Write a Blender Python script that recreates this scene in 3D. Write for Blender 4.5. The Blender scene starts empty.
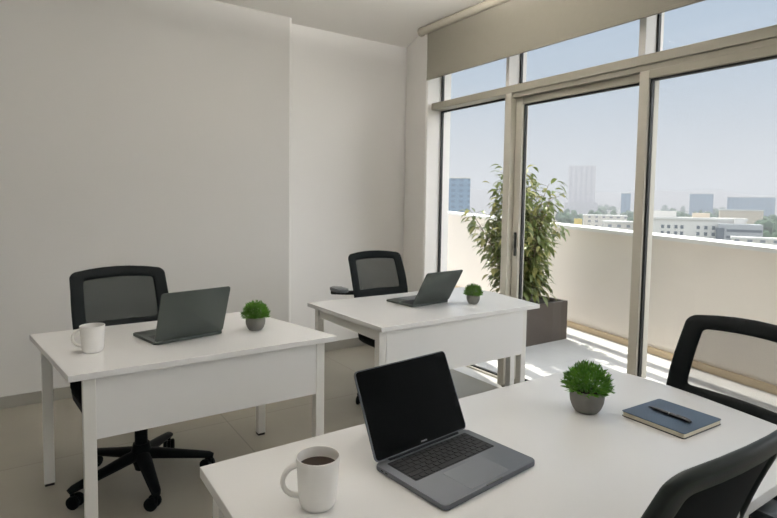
import bpy, bmesh, math, random
from mathutils import Vector, Matrix
random.seed(7)
R = math.radians
C = bpy.context.scene.collection
PI = math.pi

# ------------------------------------------------------------------ materials
def nt(m):
    m.use_nodes = True
    return m.node_tree, m.node_tree.nodes, m.node_tree.links

def mat(name, col, rough=0.5, metal=0.0, var=0.06, scale=8.0, bump=0.0, bscale=60.0, spec=0.5, coat=0.0, sss=0.0, trans=0.0):
    """Principled surface with a soft procedural colour variation and an optional fine bump."""
    m = bpy.data.materials.new(name)
    t, n, l = nt(m)
    p = n['Principled BSDF']
    p.inputs['Roughness'].default_value = rough
    p.inputs['Metallic'].default_value = metal
    p.inputs['Specular IOR Level'].default_value = spec
    p.inputs['Coat Weight'].default_value = coat
    tc = n.new('ShaderNodeTexCoord')
    nz = n.new('ShaderNodeTexNoise'); nz.inputs['Scale'].default_value = scale; nz.inputs['Detail'].default_value = 4
    l.new(tc.outputs['Object'], nz.inputs['Vector'])
    mx = n.new('ShaderNodeMix'); mx.data_type = 'RGBA'
    mx.inputs[6].default_value = (*[c * (1 - var) for c in col], 1)
    mx.inputs[7].default_value = (*[min(1, c * (1 + var)) for c in col], 1)
    l.new(nz.outputs['Fac'], mx.inputs[0])
    l.new(mx.outputs[2], p.inputs['Base Color'])
    if bump:
        b = n.new('ShaderNodeTexNoise'); b.inputs['Scale'].default_value = bscale; b.inputs['Detail'].default_value = 3
        l.new(tc.outputs['Object'], b.inputs['Vector'])
        bp = n.new('ShaderNodeBump'); bp.inputs['Strength'].default_value = bump; bp.inputs['Distance'].default_value = 0.002
        l.new(b.outputs['Fac'], bp.inputs['Height']); l.new(bp.outputs['Normal'], p.inputs['Normal'])
    if trans:
        out = n['Material Output']
        tr = n.new('ShaderNodeBsdfTranslucent')
        l.new(mx.outputs[2], tr.inputs['Color'])
        ms = n.new('ShaderNodeMixShader'); ms.inputs[0].default_value = trans
        l.new(p.outputs[0], ms.inputs[1]); l.new(tr.outputs[0], ms.inputs[2]); l.new(ms.outputs[0], out.inputs['Surface'])
    return m

def glass_mat():
    m = bpy.data.materials.new('window_glass')
    t, n, l = nt(m); n.clear()
    out = n.new('ShaderNodeOutputMaterial')
    tr = n.new('ShaderNodeBsdfTransparent'); tr.inputs['Color'].default_value = (0.975, 0.985, 0.985, 1)
    gl = n.new('ShaderNodeBsdfGlossy'); gl.inputs['Roughness'].default_value = 0.0
    fr = n.new('ShaderNodeFresnel'); fr.inputs['IOR'].default_value = 1.3
    ms = n.new('ShaderNodeMixShader')
    # reflect at the outer surfaces only: leaving the pane again is clear
    ge = n.new('ShaderNodeNewGeometry'); iv = n.new('ShaderNodeMath'); iv.operation = 'SUBTRACT'; iv.inputs[0].default_value = 1.0
    l.new(ge.outputs['Backfacing'], iv.inputs[1])
    ml = n.new('ShaderNodeMath'); ml.operation = 'MULTIPLY'; l.new(fr.outputs[0], ml.inputs[0]); l.new(iv.outputs[0], ml.inputs[1])
    l.new(ml.outputs[0], ms.inputs[0]); l.new(tr.outputs[0], ms.inputs[1]); l.new(gl.outputs[0], ms.inputs[2])
    l.new(ms.outputs[0], out.inputs['Surface'])
    return m

def weave_mat(name, col, hole, freq=1500.0):
    """Knitted mesh fabric: woven threads with open holes between them (hole = open share)."""
    m = bpy.data.materials.new(name)
    t, n, l = nt(m)
    p = n['Principled BSDF']; p.inputs['Base Color'].default_value = (*col, 1); p.inputs['Roughness'].default_value = 0.75
    p.inputs['Specular IOR Level'].default_value = 0.2
    out = n['Material Output']
    tc = n.new('ShaderNodeTexCoord'); sp = n.new('ShaderNodeSeparateXYZ')
    l.new(tc.outputs['Object'], sp.inputs[0])
    def sn(o, f):
        a = n.new('ShaderNodeMath'); a.operation = 'MULTIPLY'; a.inputs[1].default_value = f; l.new(o, a.inputs[0])
        s = n.new('ShaderNodeMath'); s.operation = 'SINE'; l.new(a.outputs[0], s.inputs[0])
        return s.outputs[0]
    pr = n.new('ShaderNodeMath'); pr.operation = 'MULTIPLY'
    l.new(sn(sp.outputs['X'], freq), pr.inputs[0]); l.new(sn(sp.outputs['Z'], freq * 0.8), pr.inputs[1])
    # threshold the product of sines so that a share `hole` of the sheet is open
    import bisect
    vals = sorted(math.sin(i * 0.0511) * math.sin(j * 0.0733) for i in range(0, 246, 3) for j in range(0, 172, 3))
    th = vals[int((1 - hole) * (len(vals) - 1))]
    gt = n.new('ShaderNodeMath'); gt.operation = 'GREATER_THAN'; gt.inputs[1].default_value = th
    l.new(pr.outputs[0], gt.inputs[0])
    tr = n.new('ShaderNodeBsdfTransparent')
    ms = n.new('ShaderNodeMixShader')
    l.new(gt.outputs[0], ms.inputs[0]); l.new(p.outputs[0], ms.inputs[1]); l.new(tr.outputs[0], ms.inputs[2])
    l.new(ms.outputs[0], out.inputs['Surface'])
    return m

def tile_mat(name, c1, c2, mortar, w, h, msize=0.003, rough=0.4, rot=0.0, off=(0, 0, 0)):
    m = bpy.data.materials.new(name)
    t, n, l = nt(m)
    p = n['Principled BSDF']; p.inputs['Roughness'].default_value = rough; p.inputs['Specular IOR Level'].default_value = 0.35
    tc = n.new('ShaderNodeTexCoord'); mp = n.new('ShaderNodeMapping')
    mp.inputs['Rotation'].default_value = (0, 0, rot); mp.inputs['Location'].default_value = off
    l.new(tc.outputs['Object'], mp.inputs['Vector'])
    b = n.new('ShaderNodeTexBrick'); b.offset = 0.0; b.squash = 1.0
    b.inputs['Scale'].default_value = 1.0; b.inputs['Brick Width'].default_value = w; b.inputs['Row Height'].default_value = h
    b.inputs['Mortar Size'].default_value = msize; b.inputs['Mortar Smooth'].default_value = 0.2
    b.inputs['Color1'].default_value = (*c1, 1); b.inputs['Color2'].default_value = (*c2, 1); b.inputs['Mortar'].default_value = (*mortar, 1)
    l.new(mp.outputs[0], b.inputs['Vector'])
    nz = n.new('ShaderNodeTexNoise'); nz.inputs['Scale'].default_value = 2.2; nz.inputs['Detail'].default_value = 6
    l.new(tc.outputs['Object'], nz.inputs['Vector'])
    rp = n.new('ShaderNodeMapRange'); rp.inputs['To Min'].default_value = 0.88; rp.inputs['To Max'].default_value = 1.1
    l.new(nz.outputs['Fac'], rp.inputs['Value'])
    mx = n.new('ShaderNodeMix'); mx.data_type = 'RGBA'; mx.blend_type = 'MULTIPLY'; mx.inputs[0].default_value = 1.0
    l.new(b.outputs['Color'], mx.inputs[6]); l.new(rp.outputs[0], mx.inputs[7])
    l.new(mx.outputs[2], p.inputs['Base Color'])
    return m

def facade_mat(name, wall, pane, w, h, frac=0.35):
    """Far facade: rows of windows in a plain wall (object coordinates, metres)."""
    m = bpy.data.materials.new(name)
    t, n, l = nt(m)
    p = n['Principled BSDF']; p.inputs['Roughness'].default_value = 0.7
    tc = n.new('ShaderNodeTexCoord'); sp = n.new('ShaderNodeSeparateXYZ'); l.new(tc.outputs['Object'], sp.inputs[0])
    def cell(o, per, lo):
        a = n.new('ShaderNodeMath'); a.operation = 'DIVIDE'; a.inputs[1].default_value = per; l.new(o, a.inputs[0])
        f = n.new('ShaderNodeMath'); f.operation = 'FRACT'; l.new(a.outputs[0], f.inputs[0])
        g = n.new('ShaderNodeMath'); g.operation = 'GREATER_THAN'; g.inputs[1].default_value = lo; l.new(f.outputs[0], g.inputs[0])
        return g.outputs[0]
    ad = n.new('ShaderNodeMath'); ad.operation = 'ADD'; l.new(sp.outputs['X'], ad.inputs[0]); l.new(sp.outputs['Y'], ad.inputs[1])
    mu = n.new('ShaderNodeMath'); mu.operation = 'MULTIPLY'
    l.new(cell(ad.outputs[0], w, 1 - frac), mu.inputs[0]); l.new(cell(sp.outputs['Z'], h, 0.5), mu.inputs[1])
    mx = n.new('ShaderNodeMix'); mx.data_type = 'RGBA'
    mx.inputs[6].default_value = (*wall, 1); mx.inputs[7].default_value = (*pane, 1)
    l.new(mu.outputs[0], mx.inputs[0]); l.new(mx.outputs[2], p.inputs['Base Color'])
    return m

def emit_mat(name, col, s):
    m = bpy.data.materials.new(name); t, n, l = nt(m)
    p = n['Principled BSDF']; p.inputs['Base Color'].default_value = (0.8, 0.8, 0.8, 1)
    p.inputs['Emission Color'].default_value = (*col, 1); p.inputs['Emission Strength'].default_value = s
    return m

M = dict(
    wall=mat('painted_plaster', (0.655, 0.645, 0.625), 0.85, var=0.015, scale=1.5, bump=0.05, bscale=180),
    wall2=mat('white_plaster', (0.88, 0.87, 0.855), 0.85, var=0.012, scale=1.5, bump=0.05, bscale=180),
    ceil=mat('ceiling_paint', (0.90, 0.88, 0.845), 0.9, var=0.015, scale=1.2),
    base=mat('skirting_tile', (0.30, 0.29, 0.255), 0.5, var=0.06),
    floor=tile_mat('floor_tile', (0.305, 0.285, 0.235), (0.32, 0.30, 0.25), (0.235, 0.22, 0.185), 1.2, 1.2, 0.004, 0.42, off=(0.17, 0.30, 0)),
    frame=mat('shaded_frame_paint', (0.37, 0.35, 0.29), 0.45, var=0.02, spec=0.3),  # same frame paint, darkened to offset the lamplight on the transom
    sash=mat('lit_frame_paint', (0.60, 0.575, 0.50), 0.45, var=0.02, spec=0.3),  # same frame paint, lightened in place of light on uprights and lower rails
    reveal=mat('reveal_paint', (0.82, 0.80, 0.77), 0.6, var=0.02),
    gasket=mat('black_gasket', (0.015, 0.017, 0.017), 0.6),
    glass=glass_mat(),
    blind=mat('blind_cloth', (0.29, 0.272, 0.225), 0.9, var=0.03, scale=40, bump=0.15, bscale=500, trans=0.08),
    cassette=mat('blind_cassette', (0.42, 0.39, 0.32), 0.45, var=0.02),
    desk=mat('white_laminate', (0.79, 0.785, 0.775), 0.27, var=0.012, scale=3, bump=0.03, bscale=300),
    deskp=mat('white_panel', (0.78, 0.775, 0.765), 0.5, var=0.012, scale=3),
    legm=mat('white_powder_coat', (0.76, 0.75, 0.72), 0.42, var=0.01),
    foot=mat('black_foot', (0.02, 0.02, 0.02), 0.6),
    plastic=mat('black_plastic', (0.0055, 0.0072, 0.0078), 0.55, var=0.1, bump=0.1, bscale=400, spec=0.07),
    plastic2=mat('dark_grey_plastic', (0.018, 0.023, 0.022), 0.45, var=0.05, bump=0.1, bscale=400, spec=0.2),
    pad=mat('arm_pad', (0.07, 0.08, 0.09), 0.35, var=0.05),
    seat=mat('black_seat_cloth', (0.006, 0.007, 0.008), 0.9, spec=0.05, var=0.2, scale=60, bump=0.3, bscale=900),
    weave_d=weave_mat('dense_black_mesh', (0.022, 0.027, 0.025), 0.07),
    weave_m=weave_mat('grey_mesh', (0.03, 0.034, 0.031), 0.13),
    weave_o=weave_mat('open_mesh', (0.09, 0.085, 0.075), 0.44),
    weave_n=mat('fine_black_mesh', (0.008, 0.010, 0.011), 0.8, var=0.3, scale=500, bump=0.4, bscale=420, spec=0.1),
    chrome=mat('bright_metal', (0.6, 0.6, 0.6), 0.25, 1.0),
    alu=mat('grey_aluminium', (0.112, 0.122, 0.136), 0.5, 0.4, var=0.03, spec=0.3),
    alud=mat('dark_aluminium', (0.075, 0.088, 0.082), 0.5, 0.4, var=0.03, spec=0.3),
    screen=mat('black_screen', (0.002, 0.0025, 0.0025), 0.3, var=0.0, spec=0.02),
    keyw=mat('keyboard_well', (0.008, 0.009, 0.010), 0.6, spec=0.15),
    key=mat('black_key', (0.008, 0.009, 0.011), 0.5, spec=0.14),
    pad_t=mat('trackpad_surface', (0.128, 0.138, 0.153), 0.45, 0.4, spec=0.3),
    mark=mat('grey_print', (0.25, 0.25, 0.25), 0.5),
    mug=mat('white_ceramic', (0.80, 0.785, 0.755), 0.28, var=0.01, coat=0.3),
    coffee=mat('black_coffee', (0.022, 0.010, 0.004), 0.12),
    pot=mat('grey_stone_pot', (0.155, 0.152, 0.14), 0.75, var=0.08, scale=30, bump=0.2, bscale=200),
    soil=mat('dark_soil', (0.03, 0.022, 0.015), 0.95, var=0.3, scale=60),
    grass=mat('bright_green_leaf', (0.075, 0.20, 0.016), 0.5, var=0.45, scale=45, trans=0.3),
    leaf=mat('ficus_leaf', (0.16, 0.20, 0.06), 0.36, var=0.4, scale=9, trans=0.32),
    leaf2=mat('pale_ficus_leaf', (0.36, 0.35, 0.13), 0.36, var=0.3, scale=9, trans=0.35),
    bark=mat('bark', (0.16, 0.12, 0.08), 0.9, var=0.3, scale=30),
    planter=mat('brown_planter', (0.088, 0.072, 0.062), 0.6, var=0.12, scale=6, bump=0.15, bscale=120),
    cover=mat('navy_cover', (0.040, 0.068, 0.105), 0.5, var=0.05, scale=30, bump=0.15, bscale=500),
    coverd=mat('cover_edge', (0.012, 0.014, 0.018), 0.5),
    paper=mat('cream_pages', (0.74, 0.68, 0.54), 0.8, var=0.05, scale=200),
    pen=mat('black_pen', (0.008, 0.009, 0.011), 0.3),
    bal=tile_mat('balcony_tile', (0.58, 0.57, 0.555), (0.60, 0.59, 0.575), (0.53, 0.52, 0.50), 0.6, 0.6, 0.004, 0.6),
    render=mat('cream_render', (0.90, 0.83, 0.755), 0.9, var=0.02, scale=1.5, bump=0.1, bscale=150),
    cap=mat('white_coping', (0.86, 0.85, 0.82), 0.7, var=0.02),
    sand=mat('sand_skirting', (0.66, 0.52, 0.35), 0.8, var=0.04),
    slat=mat('white_slat', (0.80, 0.79, 0.76), 0.5),
    fill_up=emit_mat('upper_fill_emitter', (1.0, 0.955, 0.90), 215.0),
    fill_dim=emit_mat('dim_fill_emitter', (1.0, 0.955, 0.90), 95.0),
    ground=mat('city_ground', (0.20, 0.21, 0.17), 0.95, var=0.5, scale=0.02),
    tree=mat('city_tree', (0.045, 0.085, 0.04), 0.9, var=0.5, scale=0.6),
    hill=mat('dry_hill', (0.20, 0.18, 0.18), 1.0, var=0.2, scale=0.004),
    cwhite=mat('pale_render', (0.66, 0.63, 0.58), 0.8, var=0.05, scale=0.2),
    cgrey=mat('grey_render', (0.36, 0.37, 0.38), 0.8, var=0.08, scale=0.2),
    cbeige=mat('beige_render', (0.60, 0.50, 0.38), 0.8, var=0.06, scale=0.2),
    cglass=mat('dark_pane', (0.10, 0.12, 0.14), 0.3),
    roofl=mat('roof_screed', (0.60, 0.58, 0.54), 0.9, var=0.08, scale=0.3),
    blue=facade_mat('blue_curtain_wall', (0.17, 0.25, 0.34), (0.13, 0.18, 0.25), 6, 4, 0.5),
    towerm=facade_mat('tower_facade', (0.50, 0.46, 0.47), (0.33, 0.31, 0.35), 11, 5, 0.4),
    towerd=mat('tower_podium', (0.42, 0.39, 0.41), 0.8, var=0.1, scale=0.1),
    lowr=facade_mat('lowrise_facade', (0.60, 0.56, 0.50), (0.22, 0.23, 0.25), 5, 3.4, 0.4),
    lowg=facade_mat('lowrise_grey_facade', (0.42, 0.42, 0.42), (0.17, 0.19, 0.21), 6, 3.4, 0.5),
    yellow=mat('yellow_shed', (0.65, 0.48, 0.12), 0.8),
)

# ------------------------------------------------------------------ mesh helpers
def obj(name, bm, m, parent=None, smooth=False, sharp=35):
    me = bpy.data.meshes.new(name)
    bmesh.ops.recalc_face_normals(bm, faces=bm.faces)
    bm.to_mesh(me); bm.free()
    o = bpy.data.objects.new(name, me); C.objects.link(o)
    for mm in (m if isinstance(m, (list, tuple)) else [m]):
        me.materials.append(mm)
    if smooth:
        me.polygons.foreach_set('use_smooth', [True] * len(me.polygons))
        me.set_sharp_from_angle(angle=R(sharp))
    if parent: o.parent = parent
    return o

def tag(o, label=None, cat=None, group=None, kind=None):
    if label: o['label'] = label
    if cat: o['category'] = cat
    if group: o['group'] = group
    if kind: o['kind'] = kind
    return o

def thing(name, label, cat, loc=(0, 0, 0), rz=0.0, group=None):
    o = bpy.data.objects.new(name, None); C.objects.link(o)
    o.empty_display_size = 0.05
    o.location = loc; o.rotation_euler = (0, 0, rz)
    return tag(o, label, cat, group)

def copy_tree(o, parent=None):
    c = o.copy(); C.objects.link(c)
    if parent: c.parent = parent
    for ch in o.children: copy_tree(ch, c)
    return c

def box(bm, x0, x1, y0, y1, z0, z1, bev=0.0, seg=2):
    v = [bm.verts.new((x, y, z)) for x in (x0, x1) for y in (y0, y1) for z in (z0, z1)]
    f = [bm.faces.new([v[i] for i in q]) for q in ((0, 1, 3, 2), (4, 6, 7, 5), (0, 4, 5, 1), (2, 3, 7, 6), (0, 2, 6, 4), (1, 5, 7, 3))]
    if bev:
        e = {ed for ff in f for ed in ff.edges}
        bmesh.ops.bevel(bm, geom=list(e), offset=bev, segments=seg, profile=0.5, affect='EDGES')
    return bm

def B(*a, **k): return box(bmesh.new(), *a, **k)

def prism(bm, poly, z0, z1, bev=0.0, seg=2):
    lo = [bm.verts.new((x, y, z0)) for x, y in poly]; hi = [bm.verts.new((x, y, z1)) for x, y in poly]
    n = len(poly)
    fs = [bm.faces.new(lo[::-1]), bm.faces.new(hi)]
    for i in range(n): fs.append(bm.faces.new((lo[i], lo[(i + 1) % n], hi[(i + 1) % n], hi[i])))
    if bev:
        e = [ed for ff in fs[:2] for ed in ff.edges]
        bmesh.ops.bevel(bm, geom=e, offset=bev, segments=seg, profile=0.5, affect='EDGES')
    return bm

def rrect(w, h, r, n=6, cx=0.0, cy=0.0):
    out = []
    for sx, sy, a0 in ((1, 1, 0), (-1, 1, 90), (-1, -1, 180), (1, -1, 270)):
        for k in range(n + 1):
            a = R(a0 + 90 * k / n)
            out.append((cx + sx * (w / 2 - r) + r * math.cos(a), cy + sy * (h / 2 - r) + r * math.sin(a)))
    return out

def lathe(bm, prof, n=32, close=False):
    rings = []
    for r, z in prof:
        if r < 1e-6: rings.append([bm.verts.new((0, 0, z))])
        else: rings.append([bm.verts.new((r * math.cos(2 * PI * k / n), r * math.sin(2 * PI * k / n), z)) for k in range(n)])
    for a, b in zip(rings, rings[1:]):
        for k in range(n):
            k2 = (k + 1) % n
            if len(a) == 1 and len(b) == 1: continue
            if len(a) == 1: bm.faces.new((a[0], b[k], b[k2]))
            elif len(b) == 1: bm.faces.new((a[k], a[k2], b[0]))
            else: bm.faces.new((a[k], a[k2], b[k2], b[k]))
    return bm

def tube(bm, pts, rad, n=10, sq=None, cap=True):
    """Sweep a round (or flattened, sq=(w,h)) section along pts; rad may be a list."""
    pts = [Vector(p) for p in pts]
    rs = rad if isinstance(rad, (list, tuple)) else [rad] * len(pts)
    rings = []; up = None
    for i, p in enumerate(pts):
        d = (pts[min(i + 1, len(pts) - 1)] - pts[max(i - 1, 0)]).normalized()
        if up is None:
            up = Vector((0, 0, 1)) if abs(d.z) < 0.9 else Vector((0, 1, 0))
        s = d.cross(up).normalized(); u = s.cross(d).normalized(); up = u
        a, b = (sq if sq else (1, 1))
        rings.append([bm.verts.new(p + (s * math.cos(2 * PI * k / n) * a + u * math.sin(2 * PI * k / n) * b) * rs[i]) for k in range(n)])
    for r1, r2 in zip(rings, rings[1:]):
        for k in range(n): bm.faces.new((r1[k], r1[(k + 1) % n], r2[(k + 1) % n], r2[k]))
    if cap: bm.faces.new(rings[0][::-1]); bm.faces.new(rings[-1])
    return bm

def cyl(bm, p0, p1, r, n=20): return tube(bm, [p0, p1], r, n)

def struct(name, bm, m, parent=None, smooth=False):
    o = obj(name, bm, m, parent, smooth)
    if parent is None: o['kind'] = 'structure'
    return o

# ------------------------------------------------------------------ camera
H = 1.40
F_PX, PITCH, ROLL, YAW, SY = 535.18, R(3.58969), R(0.8789), R(34.2), -22.888
fw = Vector((math.sin(YAW) * math.cos(PITCH), math.cos(YAW) * math.cos(PITCH), -math.sin(PITCH)))
rt = Vector((math.cos(YAW), -math.sin(YAW), 0)); up = rt.cross(fw)
r2 = rt * math.cos(ROLL) + up * math.sin(ROLL); u2 = -rt * math.sin(ROLL) + up * math.cos(ROLL)
cam = bpy.data.cameras.new('camera'); co = bpy.data.objects.new('camera', cam); C.objects.link(co)
co.matrix_world = Matrix(((r2.x, u2.x, -fw.x, 0), (r2.y, u2.y, -fw.y, 0), (r2.z, u2.z, -fw.z, H), (0, 0, 0, 1)))
cam.sensor_width = 36; cam.lens = F_PX / 777 * 36; cam.shift_y = SY / 777
cam.clip_start = 0.05; cam.clip_end = 20000
cam.dof.use_dof = True; cam.dof.focus_distance = 1.7; cam.dof.aperture_fstop = 9.0
bpy.context.scene.camera = co

# ------------------------------------------------------------------ room shell
WX = 2.97          # inner face of the window wall
WO = 3.23          # its outer face
ZC = 2.94
YW, YR = 4.29, 4.42   # main wall, recessed part beside the window
struct('floor', B(-2.2, WX, -2.6, 4.6, -0.2, 0.0), M['floor'])
struct('ceiling', B(-2.4, 3.40, -2.8, 4.9, ZC, ZC + 0.25), M['ceil'])
bm = bmesh.new()     # far wall with its shallow step
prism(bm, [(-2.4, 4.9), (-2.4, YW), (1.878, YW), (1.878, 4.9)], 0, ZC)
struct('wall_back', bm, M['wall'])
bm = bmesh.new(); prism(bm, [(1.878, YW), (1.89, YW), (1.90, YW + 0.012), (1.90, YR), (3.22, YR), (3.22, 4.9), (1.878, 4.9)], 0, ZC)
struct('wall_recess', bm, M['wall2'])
bm = bmesh.new()     # window-side pier between the recess and the opening, with the white reveal
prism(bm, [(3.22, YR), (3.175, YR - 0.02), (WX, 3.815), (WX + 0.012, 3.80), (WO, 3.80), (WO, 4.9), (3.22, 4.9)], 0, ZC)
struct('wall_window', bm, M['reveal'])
struct('wall_left', B(-2.4, -2.2, -2.8, 4.29, 0, ZC), M['wall'])
bm = bmesh.new()      # wall behind the camera, with an opening added for fill daylight
for q in ((-2.2, WO, 0, 0.85), (-2.2, WO, 2.35, ZC), (-2.2, -1.75, 0.85, 2.35), (-0.35, WO, 0.85, 2.35)): box(bm, q[0], q[1], -2.8, -2.6, q[2], q[3])
struct('wall_near', bm, M['wall'])
struct('trim_lintel', B(WX, WO, -2.6, 3.80, 2.78, ZC), M['reveal'])
struct('baseboard_back', B(-2.2, 1.885, YW - 0.012, YW, 0, 0.08), M['base'])
struct('baseboard_recess', B(1.90, 3.20, YR - 0.012, YR, 0, 0.08), M['base'])

# ------------------------------------------------------------------ window wall
FI = 3.02         # inner face of transom and posts
win = thing('window_1', None, None, (FI, 3.3, 0)); win['kind'] = 'structure'
def wpart(name, x0, x1, y0, y1, z0, z1, m, parent=win, bev=0.003):
    bm = box(bmesh.new(), x0, x1, y0, y1, z0, z1, bev)
    loc = Vector(parent.location)
    bmesh.ops.translate(bm, verts=bm.verts, vec=-loc)
    return obj(name, bm, m, parent)
YE = -2.6
G = 3.145         # glass plane of the fixed lights
# transom, posts, sill, head
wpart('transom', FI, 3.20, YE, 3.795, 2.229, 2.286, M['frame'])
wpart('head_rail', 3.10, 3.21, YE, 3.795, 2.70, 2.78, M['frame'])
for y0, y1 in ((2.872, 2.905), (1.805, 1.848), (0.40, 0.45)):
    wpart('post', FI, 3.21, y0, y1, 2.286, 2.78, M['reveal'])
wpart('jamb_post', FI, 3.21, 2.842, 2.905, 0.0, 2.229, M['sash'])
wpart('bottom_rail', 3.11, 3.17, 2.905, 3.795, 0.0, 0.015, M['sash'], win, 0.002)
# gaskets around each fixed light
def light(y0, y1, z0, z1, parent=win, x=G, w=0.012):
    bm = bmesh.new()
    for a in ((y0, y0 + w, z0, z1), (y1 - w, y1, z0, z1), (y0 + w, y1 - w, z0, z0 + w), (y0 + w, y1 - w, z1 - w, z1)):
        box(bm, x - 0.012, x + 0.012, *a)
    bmesh.ops.translate(bm, verts=bm.verts, vec=-Vector(parent.location))
    obj('gasket', bm, M['gasket'], parent)
    wpart('pane', x - 0.003, x + 0.003, y0 + w - 0.004, y1 - w + 0.004, z0 + w - 0.004, z1 - w + 0.004, M['glass'], parent, 0)
light(2.905, 3.795, 0.015, 2.229)
for y0, y1 in ((2.905, 3.795), (1.848, 2.872), (0.45, 1.805), (YE, 0.40)): light(y0, y1, 2.286, 2.70)

def sash(name, x0, x1, y0, y1, z1, stile0, stile1, rail, handle=None):
    d = thing(name, None, None, ((x0 + x1) / 2, (y0 + y1) / 2, 0)); d['kind'] = 'structure'
    wpart('stile', x0, x1, y1 - stile1, y1, 0.02, z1, M['sash'], d)
    wpart('stile', x0, x1, y0, y0 + stile0, 0.02, z1, M['sash'], d)
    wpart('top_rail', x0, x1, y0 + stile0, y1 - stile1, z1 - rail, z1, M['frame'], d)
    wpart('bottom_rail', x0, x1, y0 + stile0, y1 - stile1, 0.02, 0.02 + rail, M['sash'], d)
    light(y0 + stile0, y1 - stile1, 0.02 + rail, z1 - rail, d, (x0 + x1) / 2 + 0.008)
    if handle:
        wpart('handle', x0 - 0.006, x0 + 0.001, *handle, M['gasket'], d, 0.002)
    return d
sash('door_1', 3.07, 3.12, 1.765, 2.837, 2.195, 0.06, 0.060, 0.05, (2.795, 2.818, 1.01, 1.19))
sash('door_2', 3.015, 3.06, 0.55, 1.83, 2.19, 0.06, 0.058, 0.048)
sash('door_3', 3.07, 3.12, -0.70, 0.60, 2.195, 0.06, 0.06, 0.05)
sash('door_4', 3.015, 3.06, YE + 0.01, -0.66, 2.19, 0.06, 0.06, 0.048)
trk = B(3.0, 3.20, YE, 2.842, 0.0, 0.02, 0.003)
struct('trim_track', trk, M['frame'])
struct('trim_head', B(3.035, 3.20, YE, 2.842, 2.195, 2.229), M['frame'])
struct('floor_threshold', B(WX, 3.12, YE, 3.80, -0.2, 0.0), M['reveal'])

w2_ = thing('window_fill', None, None, (-1.05, -2.72, 0.85)); w2_['kind'] = 'structure'  # unseen window added behind the camera to brighten walls and desk fronts
bm = bmesh.new()
for q in ((-0.7, 0.7, 0, 0.06), (-0.7, 0.7, 1.44, 1.5), (-0.7, -0.64, 0.06, 1.44), (0.64, 0.7, 0.06, 1.44), (-0.03, 0.03, 0.06, 1.44)): box(bm, q[0], q[1], -0.03, 0.03, q[2], q[3])
obj('window_frame', bm, M['sash'], w2_)
for q in ((-0.64, -0.03), (0.03, 0.64)): obj('pane', B(q[0], q[1], -0.003, 0.003, 0.06, 1.44), M['glass'], w2_)
# roller blind
rb = thing('roller_blind', 'half-lowered beige roller blind in front of the tall balcony window', 'blind', (2.92, 1.0, 2.9))
bm = bmesh.new(); tube(bm, [(0, -3.0, 0), (0, 2.825, 0)], 0.033, 24); obj('cassette', bm, M['cassette'], rb, True)
bm = bmesh.new(); tube(bm, [(0, 2.82, 0), (0, 2.838, 0)], 0.039, 24); obj('end_cap', bm, M['cassette'], rb, True)
obj('cloth', B(0.010, 0.013, -2.9, 2.755, -0.423, 0.0), M['blind'], rb)
obj('bottom_bar', B(0.005, 0.018, -2.9, 2.755, -0.432, -0.41, 0.003), M['blind'], rb)

# ------------------------------------------------------------------ balcony
PD = Vector((0.226, 0.974, 0)); PN = Vector((0.974, -0.226, 0))
P0 = Vector((5.0, 3.047, 0))
def along(s, off=0.0, z=0.0): return P0 + PD * s + PN * off + Vector((0, 0, z))
bm = bmesh.new()
a, b = along(-7), along(8)
prism(bm, [(3.12, -4), (a.x, -4), (a.x, a.y), (b.x, b.y), (WO, b.y), (WO, 3.80), (3.12, 3.80)], -0.2, 0.0)
struct('floor_balcony', bm, M['bal'])
def ztop(s): return 1.105 + 0.0285 * s
def slab(name, s0, s1, o0, o1, zlo, zhi, m):
    bm = bmesh.new(); v = []
    for s in (s0, s1):
        for o in (o0, o1):
            for zf in (zlo, zhi): v.append(bm.verts.new(along(s, o, zf(s))))
    for q in ((0, 1, 3, 2), (4, 6, 7, 5), (0, 4, 5, 1), (2, 3, 7, 6), (0, 2, 6, 4), (1, 5, 7, 3)): bm.faces.new([v[i] for i in q])
    return struct(name, bm, m)
slab('wall_balcony', -7, 9, 0.0, 0.22, lambda s: -0.2, ztop, M['render'])
slab('trim_coping', -7, 9, -0.035, 0.255, ztop, lambda s: ztop(s) + 0.035, M['cap'])
slab('baseboard_balcony', -7, 9, -0.028, 0.0, lambda s: 0.0, lambda s: 0.062, M['sand'])
struct('wall_facade', B(WO, WO + 0.02, 3.80, 12.0, -0.2, 7.0), M['reveal'])

# slatted sunshade over the balcony (above the frame; it throws the stripes on the tiles)
pg = thing('sunshade', 'white slatted sunshade fixed to the facade above the balcony', 'sunshade', (3.23, 3.0, 3.62))
def pgpart(name, pts, z0, z1, m):
    bm = bmesh.new(); prism(bm, [(p[0] - 3.23, p[1] - 3.0) for p in pts], z0 - 3.62, z1 - 3.62); obj(name, bm, m, pg)
SP = 0.235
for k in range(9):
    o = -0.19 - k * SP
    s0 = max(-2.6, (3.34 - 5.0 - 0.974 * (o - 0.12)) / 0.226)
    if s0 > 3.0: continue
    q = [along(s0, o), along(3.4, o), along(3.4, o - 0.12), along(s0, o - 0.12)]
    pgpart('slat', [(p.x, p.y) for p in q], 3.62, 3.66, M['slat'])
for y in (0.9, 3.2):
    xe = (along((y - 3.047) / 0.974, -0.15)).x
    pgpart('beam', [(3.232, y), (xe, y), (xe, y + 0.06), (3.232, y + 0.06)], 3.66, 3.78, M['slat'])
pgpart('wall_plate', [(3.232, 0.4), (3.29, 0.4), (3.29, 3.79), (3.232, 3.79)], 3.6, 3.8, M['slat'])
struct('trim_shade_slab', B(WO + 0.02, 5.8, 8.2, 12.0, 5.9, 6.1), M['reveal'])  # unseen slab added to shade the far balcony floor and parapet
struct('wall_upper', B(2.9, WO, -2.8, 3.80, ZC + 0.25, 5.0), M['reveal'])

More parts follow.
